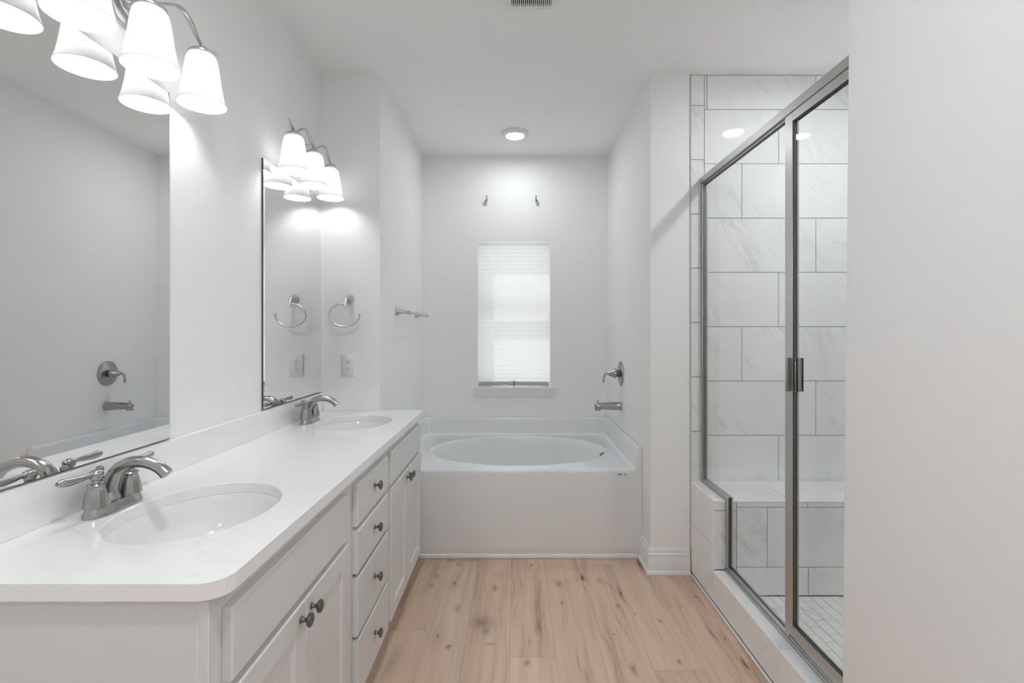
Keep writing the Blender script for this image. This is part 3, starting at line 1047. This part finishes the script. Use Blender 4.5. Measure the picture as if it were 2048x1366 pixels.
def carcass(root, y0, y1, holes, near_end=False):
    """open-topped box with a face frame; holes = (y0,y1,z0,z1) openings"""
    b = MB()
    xb = XL + 0.002
    t = 0.018
    for ys_ in (y0, y1 - t):
        b.box(xb, XFF - 0.02, ys_, ys_ + t, 0.123, 0.8645)
        b.box(xb, -0.594, ys_, ys_ + t, 0.0, 0.123)
    b.box(xb, xb + 0.006, y0 + t, y1 - t, 0.0, 0.8645)
    b.box(xb + 0.006, XFF - 0.02, y0 + t, y1 - t, 0.123, 0.141)
    b.box(-0.612, -0.594, y0 + t, y1 - t, 0.0, 0.1225)
    # face frame
    ya, yb_ = holes
    b.box(XFF - 0.02, XFF, y0, ya, 0.122, 0.8645)
    b.box(XFF - 0.02, XFF, yb_, y1, 0.122, 0.8645)
    b.box(XFF - 0.02, XFF, ya, yb_, 0.825, 0.8645)
    b.box(XFF - 0.02, XFF, ya, yb_, 0.122, 0.15)
    b.box(XFF - 0.02, XFF, ya, yb_, 0.665, 0.70)
    return b.build('carcass', M['cabinet'], root, bevel=0.0008, seg=1)

def sink_cabinet(y0, y1, d0, d1, label):
    r = empty('sink_cabinet', ((XL + XFF) / 2, (y0 + y1) / 2, 0.0), label, 'cabinet', 'sink cabinets of the double vanity')
    carcass(r, y0, y1, (d0 + 0.012, d1 - 0.012))
    b = MB()
    slab(b, d0, d1, Z_FF0, Z_FF1)
    b.build('false_drawer_front', M['cabinet'], r)
    mid = (d0 + d1) / 2
    for (a, c, ky) in ((d0, mid - 0.0012, mid - 0.03), (mid + 0.0012, d1, mid + 0.03)):
        b = MB()
        shaker(b, a, c, Z_D0, Z_D1)
        dr = b.build('door', M['cabinet'], r)
        kn = knob(ky, 0.637, dr)
        kn['label'] = 'dark nickel knob'
    return r
sink_cabinet(0.853, 1.5645, 0.892, 1.522, 'light grey two-door sink cabinet nearest the camera, under the near sink')
sink_cabinet(2.0155, 2.703, 2.039, 2.686, 'light grey two-door sink cabinet at the far end, by the bathtub')
dc = empty('drawer_cabinet', ((XL + XFF) / 2, 1.79, 0.0), 'light grey cabinet of four drawers between the two sink cabinets', 'cabinet')
carcass(dc, 1.565, 2.015, (1.617, 1.982))
for z0, z1 in ((0.690, 0.826), (0.535, 0.675), (0.330, 0.521), (0.122, 0.317)):
    b = MB()
    slab(b, 1.605, 1.994, z0, z1)
    b.box(XFF - 0.40, XFF + 0.0004, 1.63, 1.97, z0 + 0.015, z1 - 0.02)
    dr = b.build('drawer', M['cabinet'], dc)
    kn = knob(1.797, (z0 + z1) / 2 + 0.009, dr)
    kn['label'] = 'dark nickel knob'

# countertop with two oval cut-outs
CX0, CX1, CY0, CY1 = XL + 0.0015, -0.499, 0.840, YF - 0.0015
SX, SA, SB = -0.768, 0.172, 0.208
S1, S2 = 1.205, 2.355
YM = (S1 + S2) / 2
ct = empty('countertop', (-0.78, YM, ZCT - CTH), 'long white quartz countertop with two oval cut-outs and backsplash', 'countertop')
b = MB()
r = 0.047
arc = [(CX1 - r + r * math.cos(math.radians(t)), CY0 + r + r * math.sin(math.radians(t))) for t in range(0, -91, -9)]
outA = [(CX1, YM)] + arc + [(CX0, CY0), (CX0, YM)]
outB = [(CX1, CY1), (CX1, YM), (CX0, YM), (CX0, CY1)]
for outl, scy in ((outA, S1), (outB, S2)):
    an = [2 * PI * i / 96 for i in range(96)] + [math.atan2(q[1] - scy, q[0] - SX) % (2 * PI) for q in outl]
    an = sorted(set(round(t, 7) for t in an))
    og = star_ring(SX, scy, outl, an)
    def el(off):
        o_ = []
        for t in an:
            dx, dy = math.cos(t), math.sin(t)
            s = 1 / math.sqrt((dx / (SA + off)) ** 2 + (dy / (SB + off)) ** 2)
            o_.append((SX + dx * s, scy + dy * s))
        return o_
    e0, e1 = el(0.0), el(0.003)
    eo = 0.003
    zt, zb = ZCT, ZCT - CTH
    def inset(q, d):
        x, y = q
        return (min(x, CX1 - d) if x > CX1 - 1e-4 else x, y)
    n = len(an)
    vs = [(x, y, zb) for x, y in e0] + [(x, y, zt - eo) for x, y in e0] + [(x, y, zt) for x, y in e1] + [(x, y, zt) for x, y in og] + [(x, y, zb) for x, y in og]
    fs = []
    for i in range(n):
        j = (i + 1) % n
        for k in range(3):
            fs.append((k * n + i, k * n + j, (k + 1) * n + j, (k + 1) * n + i))
        mid_edge = abs(og[i][1] - YM) < 1e-5 and abs(og[j][1] - YM) < 1e-5
        if not mid_edge:
            fs.append((3 * n + i, 3 * n + j, 4 * n + j, 4 * n + i))
        fs.append((4 * n + i, 4 * n + j, j, i))
    b.add(vs, fs)
b.build('slab', M['quartz'], ct, sharp=35, merge=True)
BS = 0.995
b = MB()
b.box(CX0, CX0 + 0.019, CY0, CY1, ZCT + 0.0002, BS)
b.build('backsplash', M['quartz'], ct, bevel=0.002)
b = MB()
b.box(CX0 + 0.0192, XA0 - 0.004, CY1 - 0.019, CY1, ZCT + 0.0002, BS)
b.build('side_splash', M['quartz'], ct, bevel=0.002)

# sinks
def make_sink(cyy, label):
    sk = empty('sink_basin', (SX, cyy, 0.72), label, 'sink', 'oval undermount sinks')
    b = MB()
    N = 72
    def lp(s, z, extra=0.0):
        return [(SX + (SA * s + extra) * math.cos(2 * PI * k / N), cyy + (SB * s + extra) * math.sin(2 * PI * k / N), z) for k in range(N)]
    zt = ZCT - CTH - 0.0002
    inner = [lp(1.0, zt, 0.022), lp(1.0, zt, 0.0015), lp(0.99, zt - 0.004), lp(0.965, zt - 0.03), lp(0.92, zt - 0.065), lp(0.84, zt - 0.095), lp(0.70, zt - 0.118), lp(0.45, zt - 0.132), lp(0.12, zt - 0.138)]
    outer = [lp(0.12, zt - 0.148), lp(0.46, zt - 0.142), lp(0.73, zt - 0.126), lp(0.88, zt - 0.10), lp(0.98, zt - 0.065), lp(1.0, zt - 0.012, 0.01), lp(1.0, zt - 0.010, 0.022), lp(1.0, zt, 0.022)]
    b.loft(inner + outer, False, False)
    b.build('bowl', M['porcelain'], sk, sharp=50, merge=True)
    b = MB()
    b.lathe([(0.0, -0.008), (0.024, -0.008), (0.030, -0.0015), (0.028, 0.0015), (0.018, 0.001), (0.016, 0.004), (0.0, 0.006)], (SX, cyy, zt - 0.1370), (0, 0, 1), 28)
    d = b.build('drain', M['nickel'], sk)
    return sk
make_sink(S1, 'white oval undermount sink in the near half of the countertop')
make_sink(S2, 'white oval undermount sink at the far end of the countertop')

# faucets
def make_faucet(cyy, label):
    fx = -0.978
    f = empty('faucet', (fx, cyy, ZCT + 0.0003), label, 'faucet', 'two-handle bathroom faucets')
    z0 = ZCT + 0.0004
    def P(x, y, z): return (fx + x, cyy + y, z0 + z)
    # base plate: long oval, flared foot, slightly waisted
    b = MB()
    loops = []
    for s, z in ((1.0, 0.0), (1.0, 0.004), (0.95, 0.009), (0.88, 0.014), (0.83, 0.021), (0.78, 0.0235), (0.5, 0.024)):
        lp = []
        for k in range(64):
            t = 2 * PI * k / 64
            cs, sn = math.cos(t), math.sin(t)
            yy = 0.080 * math.copysign(abs(sn) ** 0.8, sn)
            xx = 0.030 * math.copysign(abs(cs) ** 0.8, cs)
            waist = 1 - 0.10 * math.cos(min(1.0, abs(yy) / 0.05) * PI / 2 * 2 if abs(yy) < 0.025 else PI / 2)
            lp.append(P(xx * s * waist, yy - math.copysign(0.03 * (1 - s), yy), z))
        loops.append(lp)
    b.loft(loops)
    b.build('base_plate', M['nickel'], f)
    for sg in (-1, 1):
        b = MB()
        b.lathe([(0.0255, 0.022), (0.0245, 0.030), (0.0225, 0.044), (0.0195, 0.058), (0.016, 0.068), (0.0145, 0.071)], P(0, sg * 0.0508, 0), (0, 0, 1), 48, flute=(10, 0.07))
        b.lathe([(0.0, 0.0705), (0.0175, 0.0705), (0.0185, 0.0735), (0.0165, 0.0765), (0.011, 0.078), (0.0095, 0.083), (0.012, 0.088), (0.0145, 0.094), (0.0145, 0.099), (0.012, 0.104), (0.006, 0.107), (0.0, 0.1075)], P(0, sg * 0.0508, 0), (0, 0, 1), 28)
        h = b.build('handle', M['nickel'], f)
        b = MB()
        y0 = sg * 0.0508
        pth = smooth_path([P(0, y0 + sg * 0.008, 0.097), P(-0.001, y0 + sg * 0.022, 0.098), P(-0.003, y0 + sg * 0.042, 0.098), P(-0.005, y0 + sg * 0.062, 0.098), P(-0.007, y0 + sg * 0.080, 0.0995), P(-0.008, y0 + sg * 0.090, 0.101)], 5)
        b.tube(pth, lerp_list([0.0065, 0.0055, 0.0078, 0.0092, 0.0092, 0.0045], 5), 16)
        b.build('lever', M['nickel'], h)
    b = MB()
    pth = smooth_path([P(-0.013, 0, 0.018), P(-0.011, 0, 0.045), P(-0.003, 0, 0.072), P(0.013, 0, 0.096), P(0.038, 0, 0.110), P(0.066, 0, 0.1135), P(0.092, 0, 0.108), P(0.114, 0, 0.097), P(0.130, 0, 0.083)], 6)
    b.tube(pth, lerp_list([0.0205, 0.0185, 0.017, 0.0155, 0.0145, 0.0138, 0.0135, 0.0138, 0.0148], 6), 24)
    b.lathe([(0.0, 0.0), (0.026, 0.0), (0.0245, 0.008), (0.021, 0.016), (0.0195, 0.022)], P(-0.012, 0, 0.02), (0, 0, 1), 28)
    b.build('spout', M['nickel'], f)
    b = MB()
    b.lathe([(0.0055, 0.015), (0.0055, 0.072), (0.0085, 0.0735), (0.0085, 0.077), (0.004, 0.079), (0.0035, 0.084), (0.007, 0.089), (0.009, 0.095), (0.0075, 0.101), (0.0, 0.104)], P(-0.034, 0, 0), (0, 0, 1), 20)
    b.build('lift_rod', M['nickel'], f)
    return f
make_faucet(S1 - 0.003, 'brushed nickel arched faucet behind the near sink')
make_faucet(S2, 'brushed nickel arched faucet behind the far sink')

# mirrors
def make_mirror(y0, y1, label):
    b = MB()
    x0, x1 = XL + 0.0008, XL + 0.0066
    z0, z1 = BS + 0.0035, 2.057
    b.box(x0, x1, y0, y1, z0, z1, mi=1)
    b.add([(x1 + 0.0008, y0 + 0.0002, z0 + 0.002), (x1 + 0.0008, y1 - 0.0015, z0 + 0.002), (x1 + 0.0008, y1 - 0.0015, z1 - 0.0015), (x1 + 0.0008, y0 + 0.0002, z1 - 0.0015)], [(0, 1, 2, 3)], 0)
    o = b.build('wall_mirror', [M['mirror'], M['mirror_edge']], loc=(x0, (y0 + y1) / 2, z0))
    return tag(o, label, 'mirror', 'frameless vanity mirrors')
make_mirror(0.895, 1.509, 'frameless wall mirror above the near sink')
make_mirror(2.070, 2.690, 'frameless wall mirror above the far sink, by the stub wall')

# ------------------------------------------------------------------ vanity lights
AX = -0.969
def make_vanity_light(yc, label):
    f = empty('vanity_light', (XL + 0.0006, yc, 2.22), label, 'wall lamp', 'three-shade vanity lights')
    xw = XL + 0.0007
    b = MB()
    b.lathe([(0.0, 0.0), (0.078, 0.0), (0.078, 0.008), (0.074, 0.014), (0.066, 0.017), (0.050, 0.018), (0.046, 0.022), (0.0, 0.030)], (xw, yc + 0.035, 2.222), (1, 0, 0), 48, sx=0.9)
    b.build('backplate', M['nickel_light'], f)
    for dy, dz in ((0.015, 2.232), (0.055, 2.214)):
        b = MB()
        b.tube([(xw + 0.02, yc + dy, dz), (AX, yc + dy, dz)], 0.0045, 12)
        b.lathe([(0.0, 0.0), (0.008, 0.0), (0.008, 0.006), (0.0045, 0.009)], (xw + 0.0268, yc + dy, dz), (1, 0, 0), 16)
        b.build('mounting_rod', M['nickel_light'], f)
    D = 0.2145
    # flat bar swooping from shade to shade with a turned-up tip at each end
    prof = [(-0.268, 2.246), (-0.253, 2.232), (-0.236, 2.219), (-0.2145, 2.211), (-0.190, 2.217), (-0.165, 2.232), (-0.130, 2.253), (-0.105, 2.262), (-0.078, 2.262), (-0.050, 2.250), (-0.022, 2.224), (0.0, 2.2115), (0.022, 2.217), (0.045, 2.230), (0.078, 2.250), (0.105, 2.263), (0.132, 2.264), (0.160, 2.252), (0.190, 2.226), (0.2145, 2.211), (0.236, 2.212), (0.255, 2.218), (0.28, 2.224), (0.302, 2.234)]
    pth = smooth_path([(AX, yc + y, z) for y, z in prof], 4)
    wid = []
    for q in pth:
        e = min((q.y - yc + 0.268) / 0.07, (yc + 0.302 - q.y) / 0.08, 1.0)
        d = abs(((q.y - yc + D / 2) % D) - D / 2)        # narrow at the shades
        base = 0.0048 + 0.0042 * min(1.0, d / 0.05)
        wid.append(max(0.0012, base * max(0.0, min(1.0, 0.25 + 1.6 * e))) if e < 0.5 else base)
    wid[0] = wid[-1] = 0.001
    b = MB()
    b.tube(pth, wid, 14, up=(1, 0, 0), flat=(1.0, 0.42))
    b.build('arm', M['nickel_light'], f)
    for k in (-1, 0, 1):
        ys = yc + k * D
        b = MB()
        out = [(0.0680, 2.030), (0.0655, 2.037), (0.0610, 2.052), (0.0565, 2.075), (0.0525, 2.100), (0.0485, 2.130), (0.0450, 2.155), (0.0415, 2.172), (0.0360, 2.182), (0.0290, 2.186)]
        inn = [(r_ - 0.0028, z_ - (0.0015 if z_ > 2.17 else 0)) for r_, z_ in reversed(out)]
        inn[-1] = (0.0652, 2.0303)
        b.lathe([(0.006, 2.1855)] + out[::-1] + [(0.0668, 2.0285)] + inn[::-1] + [(0.006, 2.183)], (AX, ys, 0), (0, 0, 1), 48)
        sh_ = b.build('shade', M['opal'], f)
        b = MB()
        b.lathe([(0.0375, 2.184), (0.0380, 2.1885), (0.033, 2.193), (0.024, 2.200), (0.014, 2.206), (0.0095, 2.208), (0.0, 2.2085)], (AX, ys, 0), (0, 0, 1), 32)
        b.lathe([(0.0065, 2.2), (0.0065, 2.2125), (0.0, 2.2135)], (AX, ys, 0), (0, 0, 1), 14)
        b.build('shade_cap', M['nickel_light'], sh_)
        b = MB()
        b.lathe([(0.0, 2.055), (0.010, 2.057), (0.019, 2.064), (0.0235, 2.076), (0.0235, 2.088), (0.019, 2.103), (0.014, 2.115), (0.0125, 2.130), (0.0, 2.131)], (AX, ys, 0), (0, 0, 1), 18)
        b.build('bulb', M['bulb'], sh_)
    return f
make_vanity_light(1.312, 'three-shade nickel vanity light above the near mirror, cut by the frame')
make_vanity_light(2.378, 'three-shade nickel vanity light above the far mirror')

# ------------------------------------------------------------------ ceiling lights and vent
def ceiling_light(x, y, label, glow):
    f = empty('ceiling_light', (x, y, CEIL - 0.0005), label, 'ceiling light', 'round disc ceiling lights')
    b = MB()
    b.lathe([(0.1, 0.0), (0.1, -0.004), (0.097, -0.009), (0.088, -0.015), (0.074, -0.020), (0.066, -0.021), (0.0635, -0.018), (0.0635, -0.012)], (x, y, CEIL - 0.0005), (0, 0, 1), 48)
    b.build('trim_ring', M['plastic'], f)
    b = MB()
    b.lathe([(0.0, -0.0185), (0.045, -0.0180), (0.0632, -0.0165), (0.0632, -0.013)], (x, y, CEIL - 0.0005), (0, 0, 1), 40)
    b.build('diffuser', M['disc_' + glow], f)
    return f
ceiling_light(0.004, 3.518, 'round white disc light on the ceiling above the bathtub', 'alcove')
ceiling_light(1.54, 1.965, 'round ceiling light over the shower, seen only mirrored in its tiles', 'shower')
ceiling_light(-0.10, 0.35, 'unseen round fill light added over the vanity aisle, above and behind the camera view', 'aisle')  # added out of view to brighten the room
ceiling_light(-0.10, -0.85, 'unseen round fill light added near the rear wall, behind the camera', 'rear')  # also an added fill lamp, never in view

ve = empty('exhaust_vent', (0.072, 2.02, CEIL - 0.0005), 'white slotted exhaust vent grille on the ceiling', 'vent')
vx, vy, hw, hd = 0.072, 2.02, 0.110, 0.125
b = MB()
zc = CEIL - 0.0005
b.loft([rrect(vx, vy, hw, hd, 0.032, zc, 8), rrect(vx, vy, hw, hd, 0.032, zc - 0.008, 8), rrect(vx, vy, hw - 0.006, hd - 0.006, 0.028, zc - 0.014, 8), rrect(vx, vy, hw - 0.024, hd - 0.024, 0.014, zc - 0.016, 8), rrect(vx, vy, hw - 0.025, hd - 0.025, 0.013, zc - 0.004, 8)], False, False)
b.build('grille_frame', M['plastic'], ve, sharp=60)
b = MB()
b.box(vx - hw + 0.02, vx + hw - 0.02, vy - hd + 0.02, vy + hd - 0.02, zc - 0.003, zc - 0.001)
b.build('backing', M['dark_gap'], ve)
b = MB()
n = 20
for k in range(n):
    xx = vx - hw + 0.025 + (2 * hw - 0.05) * (k + 0.5) / n
    b.box(xx - 0.0019, xx + 0.0019, vy - hd + 0.022, vy + hd - 0.022, zc - 0.015, zc - 0.004)
b.build('slats', M['plastic'], ve)

# ------------------------------------------------------------------ shower enclosure
XE0, XE1 = 1.028, 1.056       # frame depth across the curb
YE1 = YS - 0.0015             # far end on the tiles
YE0 = YW + 0.0145
ZH0, ZH1 = 2.140, 2.175
en = empty('shower_enclosure', (1.042, 1.9, ZC + 0.001), 'framed glass shower screen with hinged door standing on the tiled curb', 'shower screen')
def frame_part(name, boxes, mat='aluminium', parent=en, bevel=0.0015):
    b = MB()
    for bx in boxes:
        b.box(*bx)
    return b.build(name, M[mat], parent, bevel=bevel, seg=1)
frame_part('header', [(XE0 - 0.004, XE1 + 0.004, YE0, YE1, ZH0, ZH1), (XE0 + 0.007, XE1 - 0.007, 1.873, YE1 - 0.021, ZH0 - 0.010, ZH0 - 0.0002)])
zt = ZC + 0.0012
jb = [(XE0, XE1, YE1 - 0.020, YE1, ZB + 0.0012, ZH0 - 0.0005)]
frame_part('wall_jamb', jb)
frame_part('bench_track', [(XE0, XE1, YK - 0.021, YE1 - 0.0205, ZB + 0.0012, ZB + 0.020)])
frame_part('knee_jamb', [(XE0, XE1, YK - 0.021, YK - 0.0012, zt + 0.0265, ZB + 0.0008)])
frame_part('sill_track', [(XE0 - 0.006, XE1 + 0.004, YE0, YK - 0.0012, zt, zt + 0.012), (XE0 - 0.001, XE0 + 0.011, 1.873, YK - 0.022, zt + 0.0122, zt + 0.026), (XE1 - 0.010, XE1, 1.873, YK - 0.022, zt + 0.0122, zt + 0.026), (XE0 - 0.001, XE1, YK - 0.022, YK - 0.0012, zt + 0.0122, zt + 0.0262), (XE0 - 0.001, XE0 + 0.006, YE0, 1.84, zt + 0.0122, zt + 0.024)])
YP0, YP1 = 1.843, 1.8725
frame_part('strike_post', [(XE0, XE1, YP0, YP1, zt + 0.0125, ZH0 - 0.0005)])
frame_part('hinge_jamb', [(XE0, XE1, YE0, YE0 + 0.022, zt + 0.0245, ZH0 - 0.0005)])
# fixed panel: notched where it steps over the bench
b = MB()
xg0, xg1 = 1.0385, 1.0445
poly = [(YP1 + 0.0005, zt + 0.013), (YK - 0.0215, zt + 0.013), (YK - 0.0215, ZB + 0.0205), (YE1 - 0.0205, ZB + 0.0205), (YE1 - 0.0205, ZH0 - 0.0105), (YP1 + 0.0005, ZH0 - 0.0105)]
b.loft([[(xg0, y, z) for y, z in poly], [(xg1, y, z) for y, z in poly]])
b.build('fixed_glass', M['glass'], en)
# dark gaskets along the fixed glass
b = MB()
g0, g1 = xg0 - 0.0035, xg1 + 0.0035
b.box(g0, xg0 - 0.0005, YE1 - 0.0238, YE1 - 0.0207, ZB + 0.0215, ZH0 - 0.011)
b.box(xg1 + 0.0005, g1, YE1 - 0.0238, YE1 - 0.0207, ZB + 0.0215, ZH0 - 0.011)
b.box(g0, g1, YK - 0.0245, YK - 0.0214, zt + 0.027, ZB + 0.02)
b.box(g0, g1, YP1 + 0.0006, YP1 + 0.003, zt + 0.027, ZH0 - 0.011)
b.box(g0, g1, YP1 + 0.001, YE1 - 0.024, ZH0 - 0.0135, ZH0 - 0.0104)
b.build('gasket', M['glass_dark_edge'], en)
# door
zd0, zd1 = 0.203, 2.134
yd0, yd1 = YE0 + 0.024, 1.8415
fw = 0.030
dz_t, dz_b = 0.033, 0.042
b = MB()
xd0, xd1 = XE0 - 0.003, XE1 - 0.006
b.box(xd0, xd1, yd1 - fw, yd1, zd0, zd1).box(xd0, xd1, yd0, yd0 + fw, zd0, zd1)
b.box(xd0, xd1, yd0 + fw, yd1 - fw, zd1 - dz_t, zd1).box(xd0, xd1, yd0 + fw, yd1 - fw, zd0, zd0 + dz_b)
door = b.build('door', M['aluminium'], en, bevel=0.001, seg=1)
dg0, dg1 = 1.0325, 1.0375
MB().box(dg0, dg1, yd0 + fw - 0.004, yd1 - fw + 0.004, zd0 + dz_b - 0.004, zd1 - dz_t + 0.004).build('door_glass', M['glass'], door)
b = MB()
for ga, gb in ((dg0 - 0.0034, dg0 - 0.0004), (dg1 + 0.0004, dg1 + 0.0034)):
    b.box(ga, gb, yd1 - fw - 0.004, yd1 - fw - 0.0003, zd0 + dz_b, zd1 - dz_t)
    b.box(ga, gb, yd0 + fw + 0.0003, yd0 + fw + 0.004, zd0 + dz_b, zd1 - dz_t)
    b.box(ga, gb, yd0 + fw + 0.004, yd1 - fw - 0.004, zd1 - dz_t - 0.004, zd1 - dz_t - 0.0003)
    b.box(ga, gb, yd0 + fw + 0.004, yd1 - fw - 0.004, zd0 + dz_b + 0.0003, zd0 + dz_b + 0.004)
b.build('gasket', M['glass_dark_edge'], door)
# handle, a short curved pull on each side of the stile
for sgn, xface in ((-1, xd0), (1, xd1)):
    b = MB()
    sec = [(0.0003, 0.010), (0.010, 0.010), (0.017, 0.004), (0.020, -0.008), (0.017, -0.012), (0.013, 0.001), (0.008, 0.006), (0.0003, 0.006)]
    loops = []
    for z in (1.105, 1.229):
        loops.append([(xface + sgn * d, yd1 - 0.017 + y, z) for d, y in sec])
    b.loft(loops)
    if sgn > 0:
        b.box(dg1 + 0.0005, xface + 0.001, yd1 - fw - 0.0125, yd1 - fw - 0.0045, 1.105, 1.229)
    else:
        b.box(1.0275, dg0 - 0.0005, yd1 - fw - 0.0125, yd1 - fw - 0.0045, 1.105, 1.229)
    b.build('pull_handle', M['nickel'], door, bevel=0.0008, seg=1)

# the door hangs a hair out of line
a_ = 0.005
hx_, hy_ = 1.035 - en.location.x, yd0 - en.location.y
door.rotation_euler = (0, 0, a_)
door.location = (hx_ - (hx_ * math.cos(a_) - hy_ * math.sin(a_)), hy_ - (hx_ * math.sin(a_) + hy_ * math.cos(a_)), 0)
